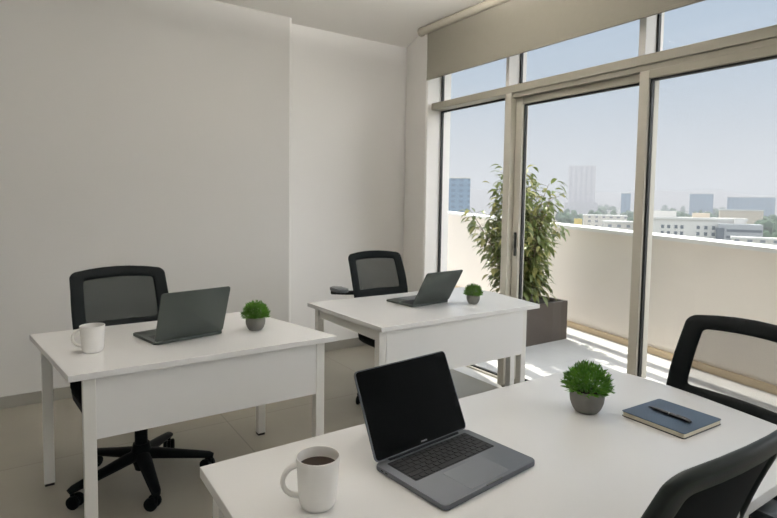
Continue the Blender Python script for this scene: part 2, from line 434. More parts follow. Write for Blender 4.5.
# ------------------------------------------------------------------ desks
T = 0.74
def desk(name, label, outline, legs, panel=None, rails=(), th=0.026, lw=0.045):
    t = thing(name, label, 'desk', (legs[0][0], legs[0][1], 0))
    ox, oy = legs[0]
    bm = bmesh.new(); prism(bm, [(x - ox, y - oy) for x, y in outline], T - th, T, 0.002); obj('desktop', bm, M['desk'], t)
    for x, y in legs:
        x -= ox; y -= oy
        l = obj('leg', B(x - lw / 2, x + lw / 2, y - lw / 2, y + lw / 2, 0.012, T - th, 0.003), M['legm'], t)
        obj('foot', B(x - lw / 2 + 0.003, x + lw / 2 - 0.003, y - lw / 2 + 0.003, y + lw / 2 - 0.003, 0.0, 0.012), M['foot'], l)
    if panel:
        obj('modesty_panel', B(panel[0] - ox, panel[1] - ox, panel[2] - oy, panel[3] - oy, panel[4], panel[5], 0.001), M['deskp'], t)
    for r in rails:
        bm = bmesh.new(); prism(bm, [(x - ox, y - oy) for x, y in r[0]], r[1], r[2]); obj('rail', bm, M['legm'], t)
    return t
desk('desk', 'white desk at the left with a mug, an open laptop and a small plant',
     [(0.118, 2.272), (1.262, 2.290), (1.085, 3.09), (0.004, 3.07)],
     [(0.188, 2.318), (1.178, 2.330), (0.070, 3.018), (1.142, 3.018)],
     (0.211, 1.155, 2.310, 2.328, 0.462, 0.714))
desk('desk', 'white desk in front of the tall window with an open laptop and a small plant',
     [(1.545, 2.325), (2.818, 2.345), (2.905, 2.86), (2.86, 3.155), (1.512, 3.155)],
     [(1.570, 2.372), (2.690, 2.382), (1.568, 3.09), (2.85, 2.62)],
     (1.594, 2.666, 2.350, 2.368, 0.425, 0.714),
     [([(1.555, 2.395), (1.58, 2.395), (1.58, 3.07), (1.555, 3.07)], 0.655, 0.714)])
# front desk: one end straight, the other a shallow bow
fo = [(0.344, 1.322), (0.344, 0.50), (1.72, 0.50), (1.79, 0.507), (1.835, 0.53), (1.86, 0.565), (1.886, 0.649), (1.912, 0.762),
      (1.940, 0.90), (1.956, 1.014), (1.960, 1.13), (1.955, 1.20), (1.938, 1.25), (1.90, 1.29), (1.85, 1.318), (1.78, 1.333), (1.70, 1.336)]
desk('desk', 'large white desk in the foreground with a bowed right end and rounded corners', fo[::-1],
     [(0.395, 1.28), (1.40, 1.28), (0.395, 0.56), (1.40, 0.56)],
     (0.418, 1.377, 1.27, 1.288, 0.42, 0.712), th=0.028, lw=0.05)

# ------------------------------------------------------------------ office chairs
BACK_DZ = 0.0
BACK_W = 1.0
def back_surface(a, b, w=0.243, z0=0.60, h=0.408, rec=0.135):
    """a in -1..1 across, b in 0..1 up -> point on the curved, reclined backrest."""
    ww = BACK_W * w * (0.93 + 0.07 * math.sin(PI * min(1, b + 0.15) * 0.75))
    x = a * ww
    z = z0 + BACK_DZ + h * b + 0.022 * (1 - a * a) * max(0, (b - 0.5) * 2)
    y = 0.285 + rec * b - 0.042 * a * a - 0.018 * math.sin(PI * b)
    return Vector((x, y, z))

def back_outline(n, ins_s=0.0, ins_t=0.0, ins_b=0.0, r=0.16):
    """rounded-rectangle outline in (a,b) with insets at the sides, top and bottom"""
    A0, A1, B0, B1 = -1 + ins_s, 1 - ins_s, ins_b, 1 - ins_t
    ra, rb_ = r, r * 0.48
    pts = []
    for (cx, cy, a0) in ((A1 - ra, B1 - rb_, 0), (A0 + ra, B1 - rb_, 90), (A0 + ra, B0 + rb_, 180), (A1 - ra, B0 + rb_, 270)):
        for k in range(7):
            t = R(a0 + 15 * k)
            pts.append((cx + ra * math.cos(t), cy + rb_ * math.sin(t)))
    # resample evenly along edges between corners
    out = []
    for i, p in enumerate(pts):
        q = pts[(i + 1) % len(pts)]
        m_ = 6 if i % 7 == 6 else 1
        for k in range(m_): out.append((p[0] + (q[0] - p[0]) * k / m_, p[1] + (q[1] - p[1]) * k / m_))
    return out

def surf_normal(a, b):
    e = 0.01
    du = back_surface(a + e, b) - back_surface(a - e, b); dv = back_surface(a, b + e) - back_surface(a, b - e)
    return du.cross(dv).normalized()

def make_chair(label, loc, rz, weave, arms=False, frame_m='plastic', base_rot=0.0, pad_h=0.69, dz=0.0, ins=0.27, arm_x=0.302, arm_y=0.0, back_arms=False, wide=1.0):
    global BACK_DZ, BACK_W
    BACK_DZ = dz; BACK_W = wide
    t = thing('office_chair', label, 'chair', loc, rz, 'swivel chairs')
    P = M['plastic']
    # backrest ring with a rounded section
    o1, o2 = back_outline(8, 0, 0, 0, 0.14), back_outline(8, ins, 0.125, 0.38, 0.07)
    n = len(o1); bm = bmesh.new(); rings = []
    prof = [(0.0, 0.0), (0.05, 0.7), (0.22, 1.0), (0.78, 0.9), (0.96, 0.55), (1.0, 0.0), (0.96, -0.55), (0.78, -0.9), (0.22, -1.0), (0.05, -0.7)]
    for i in range(n):
        ring = []
        for s, h in prof:
            a = o1[i][0] + (o2[i][0] - o1[i][0]) * s; b = o1[i][1] + (o2[i][1] - o1[i][1]) * s
            ring.append(bm.verts.new(back_surface(a, b) + surf_normal(a, b) * h * 0.011))
        rings.append(ring)
    for i in range(n):
        r1, r2_ = rings[i], rings[(i + 1) % n]
        for k in range(len(prof)): bm.faces.new((r1[k], r1[(k + 1) % len(prof)], r2_[(k + 1) % len(prof)], r2_[k]))
    bf = obj('backrest_frame', bm, M[frame_m], t, True, 60)
    # woven sheet inside the ring
    o3 = back_outline(8, ins - 0.02, 0.11, 0.36, 0.08)
    bm = bmesh.new(); c = (0.0, 0.62)
    prev = None; cv = bm.verts.new(back_surface(*c))
    for k in range(1, 9):
        cur = [bm.verts.new(back_surface(c[0] + (p[0] - c[0]) * k / 8, c[1] + (p[1] - c[1]) * k / 8)) for p in o3]
        for i in range(n):
            j = (i + 1) % n
            bm.faces.new((cv, cur[i], cur[j]) if prev is None else (prev[i], cur[i], cur[j], prev[j]))
        prev = cur
    obj('backrest_mesh', bm, M[weave], t, True, 80)
    # ribbed lumbar strip on the lower bar
    bm = bmesh.new()
    for k in range(9):
        b = 0.055 + 0.032 * k
        tube(bm, [back_surface(a / 10, b) + surf_normal(a / 10, b) * -0.0145 for a in range(-7, 8)], 0.0022, 6)
    obj('lumbar_rib', bm, P, bf, True)
    # spine from the mechanism up to the back
    bm = bmesh.new()
    tube(bm, [(0, 0.05, 0.40), (0, 0.20, 0.395), (0, 0.285, 0.43), (0, 0.318, 0.52), (0, 0.322, 0.62), (0, 0.345, 0.70)], [0.035, 0.036, 0.036, 0.034, 0.03, 0.018], 12, (1.3, 0.55))
    obj('back_support', bm, P, t, True)
    # seat: cushion over a moulded shell
    bm = bmesh.new()
    for (sc, z) in ((0.90, 0.468), (0.97, 0.472), (1.0, 0.487), (1.0, 0.505), (0.97, 0.522), (0.88, 0.53), (0.5, 0.532)):
        bm_ring = [bm.verts.new((x * sc, y * sc - 0.02, z - 0.02 * max(0, (-y - 0.12) / 0.1) ** 2 * 0.6)) for x, y in rrect(0.565, 0.48, 0.09, 5)]
        if z == 0.468: bm.faces.new(bm_ring[::-1])
        else:
            for i in range(len(bm_ring)): bm.faces.new((pr[i], pr[(i + 1) % len(pr)], bm_ring[(i + 1) % len(pr)], bm_ring[i]))
        pr = bm_ring
    bm.faces.new(pr)
    obj('seat', bm, M['seat'], t, True, 50)
    bm = bmesh.new(); prev = None
    for sc, z in ((0.72, 0.402), (0.88, 0.408), (0.965, 0.428), (0.985, 0.468)):
        cur = [bm.verts.new((x * sc, y * sc - 0.02, z)) for x, y in rrect(0.565, 0.48, 0.09, 5)]
        if prev is None: bm.faces.new(cur[::-1])
        else:
            for i in range(len(cur)): bm.faces.new((prev[i], prev[(i + 1) % len(cur)], cur[(i + 1) % len(cur)], cur[i]))
        prev = cur
    bm.faces.new(prev)
    obj('seat_shell', bm, P, t, True, 50)
    obj('mechanism', B(-0.09, 0.09, -0.12, 0.13, 0.34, 0.405, 0.012), P, t, True)
    bm = bmesh.new(); tube(bm, [(0.08, -0.06, 0.375), (0.20, -0.06, 0.375), (0.25, -0.06, 0.372), (0.30, -0.06, 0.37)], [0.006, 0.006, 0.011, 0.012], 10, (1.6, 0.7)); obj('lever', bm, P, t, True)
    bm = bmesh.new(); lathe(bm, [(0, 0.10), (0.030, 0.10), (0.030, 0.26), (0.022, 0.262), (0.022, 0.345), (0, 0.345)], 20); obj('gas_lift', bm, P, t, True)
    # five-star base
    bm = bmesh.new(); lathe(bm, [(0, 0.052), (0.030, 0.052), (0.036, 0.075), (0.048, 0.11), (0.046, 0.15), (0.038, 0.185), (0, 0.187)], 24); hub = obj('base', bm, P, t, True)
    for k in range(5):
        a = base_rot + 2 * PI * k / 5; ca, sa = math.cos(a), math.sin(a)
        bm = bmesh.new()
        pts = [(0.02, 0.128), (0.08, 0.122), (0.16, 0.108), (0.26, 0.092), (0.32, 0.082), (0.34, 0.074)]
        tube(bm, [(r_ * ca, r_ * sa, z) for r_, z in pts], [0.040, 0.039, 0.034, 0.029, 0.025, 0.019], 12, (0.9, 0.66))
        obj('base_leg', bm, P, hub, True)
        cx, cy = 0.325 * ca, 0.325 * sa
        wa = a + R((50, -35, 20, 80, -60)[k]); px_, py_ = -math.sin(wa), math.cos(wa); ox_, oy_ = math.cos(wa) * 0.016, math.sin(wa) * 0.016
        bm = bmesh.new(); cyl(bm, (cx, cy, 0.072), (cx, cy, 0.044), 0.009, 10)
        tube(bm, [(cx + px_ * -0.008 - ox_, cy + py_ * -0.008 - oy_, 0.03), (cx + px_ * 0.008 - ox_, cy + py_ * 0.008 - oy_, 0.03)], 0.022, 16)
        cs = obj('caster', bm, P, t, True)
        for sgn in (-1, 1):
            bm = bmesh.new()
            c0 = Vector((cx - ox_, cy - oy_, 0.03)); d = Vector((px_, py_, 0))
            tube(bm, [c0 + d * (0.010 * sgn), c0 + d * (0.014 * sgn), c0 + d * (0.025 * sgn), c0 + d * (0.029 * sgn)], [0.028, 0.031, 0.030, 0.022], 20)
            obj('wheel', bm, P, cs, True)
    if arms:
        for s in (-1, 1):
            ph = pad_h if s < 0 else min(pad_h, 0.69)
            bm = bmesh.new()
            tube(bm, [(s * 0.20, 0.0, 0.40), (s * (arm_x - 0.02), 0.0, 0.405), (s * arm_x, 0.0, 0.44), (s * arm_x, arm_y - 0.005, 0.56), (s * arm_x, arm_y - 0.01, ph - 0.02)], [0.022, 0.022, 0.022, 0.021, 0.020], 10, (0.7, 1.3))
            if back_arms:
                bm.free(); bm = bmesh.new()
                tube(bm, [(s * 0.18, 0.335, ph - 0.07), (s * 0.26, 0.335, ph - 0.065), (s * (arm_x - 0.01), 0.33, ph - 0.05), (s * arm_x, 0.29, ph - 0.03), (s * arm_x, arm_y, ph - 0.022)], 0.016, 10)
            ar = obj('armrest', bm, P, t, True)
            bm = bmesh.new(); prism(bm, rrect(0.085, 0.17, 0.035, 5, s * arm_x, arm_y - 0.01), ph - 0.025, ph, 0.009, 3)
            obj('arm_pad', bm, M['pad'], ar, True)
    return t

make_chair('black mesh office chair behind the left desk, under the wide blank wall', (0.455, 2.84, 0), R(6), 'weave_d', base_rot=R(-95))
make_chair('black mesh office chair with armrests behind the desk at the window', (2.205, 3.05, 0), R(0), 'weave_m', True, base_rot=R(173), pad_h=0.80, arm_x=0.40, arm_y=0.22, back_arms=True)
make_chair('black chair facing the bowed desk end, its open mesh showing the balcony wall through it', (1.79, 0.90, 0), R(-98), 'weave_o', False, base_rot=R(20), dz=-0.04, ins=0.29)
make_chair('black chair seen from behind in the lower right corner, tucked under the front desk', (1.085, 0.80, 0), R(180), 'weave_n', True, 'plastic2', base_rot=R(30), pad_h=0.70, dz=-0.035, ins=0.24, arm_x=0.35, arm_y=0.34, back_arms=True, wide=1.07)

# ------------------------------------------------------------------ laptops
def make_laptop(label, loc, rz, recline, dark, keys=False, w=0.33, d=0.238):
    t = thing('laptop', label, 'laptop', loc, rz)
    A = M['alud' if dark else 'alu']
    bm = bmesh.new(); prism(bm, rrect(w, d, 0.012, 5), 0.002, 0.0145, 0.0025, 2); bd = obj('base', bm, A, t, True)
    bm = bmesh.new()
    for sx in (-1, 1):
        for sy in (-1, 1):
            lathe_b = prism(bm, rrect(0.012, 0.012, 0.005, 3, sx * (w / 2 - 0.03), sy * (d / 2 - 0.03)), 0.0, 0.002)
    obj('rubber_foot', bm, M['foot'], bd)
    kz = 0.0146
    bm = bmesh.new(); prism(bm, rrect(w * 0.86, d * 0.44, 0.004, 3, 0, d * 0.20), kz - 0.001, kz + 0.0003); kb = obj('keyboard', bm, M['keyw'], t)
    bm = bmesh.new(); prism(bm, rrect(w * 0.42, d * 0.38, 0.004, 3, 0, -d * 0.265), kz - 0.001, kz + 0.0002); obj('trackpad', bm, M['pad_t'], t)
    bm = bmesh.new(); prism(bm, rrect(w * 0.18, 0.004, 0.0015, 2, 0, -d / 2 + 0.0015), 0.0125, 0.0147); obj('opening_notch', bm, M['alud'], bd)
    if keys:
        rows = ([1.0] * 14, [1.0] * 13 + [1.5], [1.5] + [1.0] * 12 + [1.0], [1.8] + [1.0] * 11 + [1.8], [2.3] + [1.0] * 10 + [2.3], [1.0, 1.0, 1.0, 1.25, 5.0, 1.25, 1.0, 1.0, 1.0, 1.0])
        W = w * 0.85; Hh = d * 0.43; rh = Hh / 6
        protos = {}
        for r_i, row in enumerate(rows):
            u = W / sum(row); x = -W / 2; y = d * 0.20 + Hh / 2 - rh * (r_i + 0.5)
            for kw in row:
                kx = x + kw * u / 2; x += kw * u
                key_id = (round(kw * u, 5), r_i == 0)
                if key_id not in protos:
                    bm = bmesh.new(); prism(bm, rrect(kw * u - 0.003, rh * (0.72 if r_i == 0 else 0.84), 0.002, 2), 0, 0.0014, 0.0004, 1)
                    k_ = obj('key', bm, M['key'], kb); protos[key_id] = k_
                else:
                    k_ = protos[key_id].copy(); C.objects.link(k_); k_.parent = kb
                k_.location = (kx, y, kz + 0.0003)
        bm = bmesh.new()
        for i in range(2): prism(bm, rrect(0.010, 0.0032, 0.0015, 3, -w / 2 + 0, 0), 0, 0.001)
        bm.free()
        bm = bmesh.new()
        for i in range(2):
            box(bm, -w / 2 - 0.0003, -w / 2 + 0.001, d / 2 - 0.034 - i * 0.016, d / 2 - 0.024 - i * 0.016, 0.006, 0.0095, 0.0008)
        obj('port', bm, M['keyw'], bd)
    # hinge and lid (built upright, then leaned back about the hinge)
    hy, hz = d / 2 - 0.007, 0.014
    bm = bmesh.new(); cyl(bm, (-w * 0.38, hy, hz), (w * 0.38, hy, hz), 0.0048, 12); obj('hinge', bm, M['keyw'], t, True)
    rot = Matrix.Translation((0, hy, hz)) @ Matrix.Rotation(-R(recline), 4, 'X')
    def lidpart(name, w_, h_, r_, y0, y1, zc, m, parent, bev=0.0):
        bm = bmesh.new(); prism(bm, rrect(w_, h_, r_, 5), y0, y1, bev, 2)
        bm.transform(rot @ Matrix.Translation((0, 0, zc)) @ Matrix.Rotation(R(90), 4, 'X'))
        return obj(name, bm, m, parent, True)
    lh = d - 0.014
    lid = lidpart('lid', w, lh, 0.011, -0.0045, 0.0012, lh / 2 + 0.004, A, t, 0.0015)
    scr = lidpart('screen', w - 0.006, lh - 0.006, 0.009, 0.0012, 0.0018, lh / 2 + 0.004, M['screen'], lid)
    if keys:
        lidpart('maker_mark', 0.022, 0.0035, 0.001, 0.0018, 0.0020, 0.014, M['mark'], scr)
    return t
make_laptop('open grey laptop with black screen and keyboard on the big front desk', (0.881, 0.977, T), R(6.3), 25, False, True, 0.335, 0.240)
make_laptop('open dark laptop seen from behind on the left desk', (0.606, 2.708, T), R(192.6), 19, True, False, 0.335, 0.255)
make_laptop('open laptop leaning far back, seen from behind on the desk at the window', (2.160, 2.824, T), R(187), 30.3, True, False, 0.332, 0.262)

# ------------------------------------------------------------------ mugs
def make_mug(label, loc, hang, sc=1.0):
    t = thing('mug', label, 'mug', loc, hang)
    t.scale = (sc,) * 3
    bm = bmesh.new()
    lathe(bm, [(0, 0.001), (0.030, 0.0), (0.0345, 0.003), (0.0385, 0.012), (0.0405, 0.03), (0.0425, 0.06), (0.0445, 0.09), (0.0455, 0.105), (0.0450, 0.1065),
               (0.0432, 0.1062), (0.0425, 0.104), (0.0405, 0.07), (0.038, 0.03), (0.033, 0.008), (0, 0.007)], 48)
    obj('cup', bm, M['mug'], t, True, 50)
    bm = bmesh.new()
    pts = []
    for k in range(15):
        a = R(-78 + 160 * k / 14)
        pts.append((0.0395 + 0.033 * math.cos(a), 0, 0.056 + 0.032 * math.sin(a) + 0.002))
    pts = [(0.038, 0, 0.024)] + pts + [(0.040, 0, 0.088)]
    tube(bm, pts, 0.0060, 12, (1.25, 0.9)); obj('handle', bm, M['mug'], t, True)
    bm = bmesh.new(); lathe(bm, [(0, 0.0835), (0.0405, 0.0835), (0.0418, 0.0845)], 40); obj('coffee', bm, M['coffee'], t, True)
    return t
make_mug('white mug of black coffee beside the open laptop on the front desk', (0.514, 1.015, T), R(160), 1.04)
make_mug('white mug near the corner of the left desk', (0.228, 2.588, T), R(160), 1.08)

# ------------------------------------------------------------------ small potted plants
def make_plant(label, loc, sc, rz, seed):
    rnd = random.Random(seed)
    t = thing('potted_plant', label, 'plant', loc, rz)
    t.scale = (sc,) * 3
    bm = bmesh.new()
    lathe(bm, [(0, 0.0), (0.030, 0.0), (0.035, 0.002), (0.044, 0.014), (0.0515, 0.034), (0.0535, 0.05), (0.0525, 0.068), (0.0515, 0.072), (0.048, 0.072), (0.047, 0.062), (0, 0.06)], 40)
    obj('pot', bm, M['pot'], t, True, 50)
    bm = bmesh.new(); lathe(bm, [(0, 0.068), (0.03, 0.067), (0.0472, 0.063)], 24); obj('soil', bm, M['soil'], t, True)
    bm = bmesh.new()
    for k in range(900):
        # clumps of narrow leaves radiating from the middle into a low dome
        th = rnd.random() * 2 * PI; ph = math.acos(1 - rnd.random() * 1.12)
        dr = Vector((math.sin(ph) * math.cos(th), math.sin(ph) * math.sin(th), math.cos(ph)))
        rr = 0.082 * (0.74 + 0.3 * rnd.random())
        tip = Vector((0, 0, 0.084)) + Vector((dr.x * rr, dr.y * rr, dr.z * rr * 1.02))
        l_ = 0.018 + 0.018 * rnd.random()
        jit = Vector((rnd.uniform(-1, 1), rnd.uniform(-1, 1), rnd.uniform(-0.3, 1.1))) * 0.75
        d = (dr + jit).normalized()
        b0 = tip - d * l_
        if b0.z < 0.068 and math.hypot(b0.x, b0.y) > 0.045: b0.z = 0.075
        s = d.cross(Vector((rnd.uniform(-1, 1), rnd.uniform(-1, 1), rnd.uniform(-1, 1)))).normalized() * (0.0022 + 0.0016 * rnd.random())
        bend = Vector((0, 0, -0.003)) + dr * 0.002
        m1 = b0.lerp(tip, 0.45) + bend * 0.5
        if m1.z < 0.05: continue
        a = bm.verts.new(b0); b = bm.verts.new(m1 + s); c = bm.verts.new(tip + bend); e = bm.verts.new(m1 - s)
        f = bm.faces.new((a, b, c)); g = bm.faces.new((a, c, e))
    bl = bmesh.new()
    me = bpy.data.meshes.new('foliage'); bm.to_mesh(me); bm.free()
    o = bpy.data.objects.new('foliage', me); C.objects.link(o); me.materials.append(M['grass']); o.parent = t
    bl.free()
    # dark inner stems filling the dome
    bm = bmesh.new()
    for k in range(60):
        th = rnd.random() * 2 * PI; ph = math.acos(1 - rnd.random() * 0.95)
        dr = Vector((math.sin(ph) * math.cos(th), math.sin(ph) * math.sin(th), math.cos(ph)))
        tube(bm, [(dr.x * 0.02, dr.y * 0.02, 0.066), (dr.x * 0.045, dr.y * 0.045, 0.075 + dr.z * 0.04), (dr.x * 0.07, dr.y * 0.07, 0.082 + dr.z * 0.07)], 0.0012, 4)
    obj('stem', bm, M['grass'], t)
    return t
make_plant('bushy green plant in a round grey pot on the big front desk', (1.480, 1.030, T), 1.0, 0.3, 1)
make_plant('small green plant in a grey pot on the left desk', (0.963, 2.615, T), 0.93, 1.1, 2)
make_plant('small green plant in a grey pot on the desk at the window', (2.446, 2.59, T), 0.83, 2.0, 3)

# ------------------------------------------------------------------ notebook and pen
nb = thing('notebook', 'navy hardcover notebook lying on the front desk under a pen', 'notebook', (1.643, 0.845, T), R(-2))
bm = bmesh.new(); prism(bm, rrect(0.208, 0.200, 0.008, 4), 0.0, 0.0022, 0.0006, 1); obj('back_cover', bm, M['coverd'], nb, True)
bm = bmesh.new(); prism(bm, rrect(0.202, 0.194, 0.005, 3, 0.0, 0.0), 0.0022, 0.0148); obj('pages', bm, M['paper'], nb)
bm = bmesh.new(); prism(bm, rrect(0.208, 0.200, 0.008, 4), 0.0148, 0.0172, 0.0006, 1); fc = obj('front_cover', bm, M['cover'], nb, True)
obj('spine', B(0.1025, 0.1045, -0.093, 0.093, 0.001, 0.0165, 0.0008), M['coverd'], nb)
pn = thing('pen', 'slim black pen lying across the navy notebook', 'pen', (1.632, 0.842, T + 0.0172), R(84))
bm = bmesh.new(); tube(bm, [(-0.068, 0, 0.0050), (-0.066, 0, 0.0052), (-0.03, 0, 0.0055), (0.0, 0, 0.0055)], [0.003, 0.0046, 0.0055, 0.0055], 14); obj('cap', bm, M['pen'], pn, True)
bm = bmesh.new(); tube(bm, [(0.0, 0, 0.0055), (0.045, 0, 0.0052), (0.066, 0, 0.0040), (0.074, 0, 0.0026)], [0.0052, 0.0050, 0.0030, 0.0008], 14); obj('barrel', bm, M['pen'], pn, True)
bm = bmesh.new(); tube(bm, [(-0.064, 0, 0.0108), (-0.05, 0, 0.0122), (-0.022, 0, 0.0115)], 0.0012, 8, (1.8, 1)); obj('clip', bm, M['pen'], pn, True)
bm = bmesh.new(); tube(bm, [(0.0, 0, 0.0055), (0.002, 0, 0.0055)], 0.0057, 14); obj('ring', bm, M['chrome'], pn, True)

# ------------------------------------------------------------------ ficus in a planter on the balcony
fp = thing('potted_ficus', 'tall leafy ficus in a square dark brown planter on the balcony', 'plant', (4.18, 3.84, 0.0))
bm = bmesh.new()
w2, d2, hh = 0.50, 0.31, 0.405
prism(bm, [(-w2, -d2), (w2, -d2), (w2, d2), (-w2, d2)], 0, hh - 0.05)
for q in (([-w2, w2, -d2, -d2 + 0.03]), ([-w2, w2, d2 - 0.03, d2]), ([-w2, -w2 + 0.03, -d2 + 0.03, d2 - 0.03]), ([w2 - 0.03, w2, -d2 + 0.03, d2 - 0.03])):
    box(bm, *q, hh - 0.05, hh)
obj('planter', bm, M['planter'], fp)
obj('soil', B(-w2 + 0.03, w2 - 0.03, -d2 + 0.03, d2 - 0.03, hh - 0.06, hh - 0.03), M['soil'], fp)
rnd = random.Random(11)
leafbm = (bmesh.new(), bmesh.new()); stembm = bmesh.new()
def ficus_leaf(p, d, l_, w_, n_hint, which):
    bm = leafbm[which]
    s = d.cross(n_hint).normalized(); nrm = s.cross(d).normalized()
    pts = []
    row = ((0.0, 0.08, 0.0), (0.22, 0.75, 0.03), (0.5, 1.0, 0.03), (0.78, 0.62, -0.03), (1.0, 0.0, -0.14))
    prev = None
    for t_, wf, dz in row:
        c = p + d * (l_ * t_) + Vector((0, 0, dz * l_ * 1.5))
        if wf == 0.0: cur = [bm.verts.new(c)]
        else: cur = [bm.verts.new(c - s * w_ * wf / 2 + nrm * w_ * 0.12 * wf), bm.verts.new(c), bm.verts.new(c + s * w_ * wf / 2 + nrm * w_ * 0.12 * wf)]
        if prev:
            if len(cur) == 3:
                bm.faces.new((prev[0], prev[1], cur[1], cur[0])); bm.faces.new((prev[1], prev[2], cur[2], cur[1]))
            else:
                bm.faces.new((prev[0], prev[1], cur[0])); bm.faces.new((prev[1], prev[2], cur[0]))
        prev = cur
for st in range(34):
    a = 2 * PI * st / 34 + rnd.uniform(-0.3, 0.3); spread = rnd.uniform(0.12, 0.50) * (1.45 if math.cos(a) < 0 else 1.05)
    b0 = Vector((rnd.uniform(-0.06, 0.20), rnd.uniform(-0.10, 0.10), hh - 0.06))
    top = Vector((math.cos(a) * spread * 1.0 + 0.10, math.sin(a) * spread * 0.72, rnd.uniform(1.28, 1.88) - spread * 0.5))
    if st in (3, 9): top = Vector((rnd.uniform(-0.08, 0.1), rnd.uniform(-0.1, 0.1), 1.80))
    mid = b0.lerp(top, 0.5) + Vector((math.cos(a) * -0.05, math.sin(a) * -0.05, 0.08))
    pts = []
    for k in range(13):
        t_ = k / 12
        pts.append(b0 * (1 - t_) ** 2 + mid * 2 * t_ * (1 - t_) + top * t_ * t_)
    tube(stembm, pts, [0.010 - 0.008 * k / 12 for k in range(13)], 6)
    nl = 105
    for k in range(nl):
        t_ = 0.14 + 0.86 * rnd.random()
        i = min(11, int(t_ * 12)); f_ = t_ * 12 - i
        p = pts[i].lerp(pts[i + 1], f_)
        aa = rnd.random() * 2 * PI
        tw = Vector((math.cos(aa), math.sin(aa), rnd.uniform(-0.15, 0.6))).normalized()
        q = p + tw * rnd.uniform(0.04, 0.21) * (1.15 - 0.55 * t_)
        if k % 3 == 0: tube(stembm, [p, p.lerp(q, 0.6) + Vector((0, 0, 0.01)), q], 0.0018, 4)
        d = (tw + Vector((rnd.uniform(-0.5, 0.5), rnd.uniform(-0.5, 0.5), rnd.uniform(-1.15, 0.05)))).normalized()
        ficus_leaf(q, d, rnd.uniform(0.075, 0.125), rnd.uniform(0.030, 0.050), Vector((rnd.uniform(-0.5, 0.5), rnd.uniform(-0.5, 0.5), 1)), 0 if rnd.random() < 0.72 else 1)
obj('trunk', stembm, M['bark'], fp, True)
for nm, b_, m_ in (('foliage', leafbm[0], M['leaf']), ('young_foliage', leafbm[1], M['leaf2'])):
    me = bpy.data.meshes.new(nm); b_.to_mesh(me); b_.free(); me.materials.append(m_)
    me.polygons.foreach_set('use_smooth', [True] * len(me.polygons))
    o = bpy.data.objects.new(nm, me); C.objects.link(o); o.parent = fp

# ------------------------------------------------------------------ unseen linear uplights added above the frame to brighten the room
for lab, x, y in (('between the left desk and the desk at the window', 1.86, 2.47), ('over the left desk', 0.1, 2.3), ('over the big front desk', 0.4, 0.35)):
    cl = thing('fill_light', 'added slim white fill light hanging ' + lab, 'light', (x, y, 2.70), 0, 'added fill lights')
    obj('housing', B(-0.60, 0.60, -0.05, 0.05, 0.0, 0.045, 0.004), M['legm'], cl)
    obj('fill_diffuser', B(-0.58, 0.58, -0.04, 0.04, 0.045, 0.05), M['fill_up' if x > 1.5 else 'fill_dim'], cl)
    for sx in (-0.45, 0.45):
        bm = bmesh.new(); cyl(bm, (sx, 0, 0.045), (sx, 0, ZC - 2.70), 0.0012, 6); obj('wire', bm, M['chrome'], cl)

# ------------------------------------------------------------------ the city
GZ = -40.0
def azd(px, D, z=0.0):
    """point at distance D along the compass bearing that the photo shows at column px, on the horizon row"""
    d = r2 * ((px - 388.5) / F_PX) - u2 * ((200 - 259 - SY) / F_PX) + fw
    h = math.hypot(d.x, d.y)
    return Vector((d.x * D / h, d.y * D / h, z))
struct('ground', B(10, 9000, -6000, 9000, GZ - 2, GZ), M['ground'])
# ridge of hills on the horizon
bm = bmesh.new(); prev = None
for k in range(60):
    px = 330 + k * 10
    prof = 148 + 22 * math.exp(-((px - 690) / 45) ** 2) - 45 * max(0, (px - 715) / 90) + 8 * math.sin(px * 0.09) + 4 * math.sin(px * 0.23) + 55 * math.exp(-((px - 440) / 40) ** 2)
    cur = [bm.verts.new(azd(px, D, z)) for D, z in ((2050, GZ), (2300, GZ + (prof * 0.42 - GZ) * 0.55), (2520, prof * 0.42), (2900, prof * 0.2), (3300, GZ))]
    if prev:
        for i in range(4): bm.faces.new((prev[i], prev[i + 1], cur[i + 1], cur[i]))
    prev = cur
struct('hills', bm, M['hill'], smooth=True)

taken = []
def free(p, r):
    return all((p.x - q[0]) ** 2 + (p.y - q[1]) ** 2 > (r + q[2]) ** 2 for q in taken)
def block(name, label, cat, px, D, w, dep, ztop_, m, rz=None, group=None, roof=True):
    p = azd(px, D); a_ = rz if rz is not None else -YAW
    taken.append((p.x - math.sin(a_) * dep / 2, p.y + math.cos(a_) * dep / 2, math.hypot(w, dep) / 2))
    t = thing(name, label, cat, (p.x, p.y, GZ), rz if rz is not None else -YAW, group)
    obj('facade', B(-w / 2, w / 2, 0, dep, 0, ztop_ - GZ), m, t)
    if roof: obj('roof', B(-w / 2 - 0.3, w / 2 + 0.3, -0.3, dep + 0.3, ztop_ - GZ, ztop_ - GZ + 1.0), M['roofl'], t)
    return t
# tall tower with podium
tw = block('tower', 'tall pale tower block rising over the hazy skyline', 'building', 581.5, 1300, 57, 40, 91, M['towerm'], -R(50))
obj('podium', B(-36, 34, -12, 44, 0, 48), M['towerd'], tw)
block('tower', 'slim blue-grey tower left of the sliding door stile', 'building', 626, 900, 13, 13, 21, M['blue'], -R(55))
block('office_block', 'blue glass office block standing alone on the skyline', 'building', 701.5, 1100, 36, 26, 25, M['blue'], -R(62))
block('office_block', 'long low blue block at the right of the skyline', 'building', 751, 1100, 68, 30, 19.5, M['blue'], -R(66))
block('office_block', 'dark blue-grey building behind the ficus at the left pane', 'building', 455, 400, 22, 18, 20, M['blue'], -R(36))
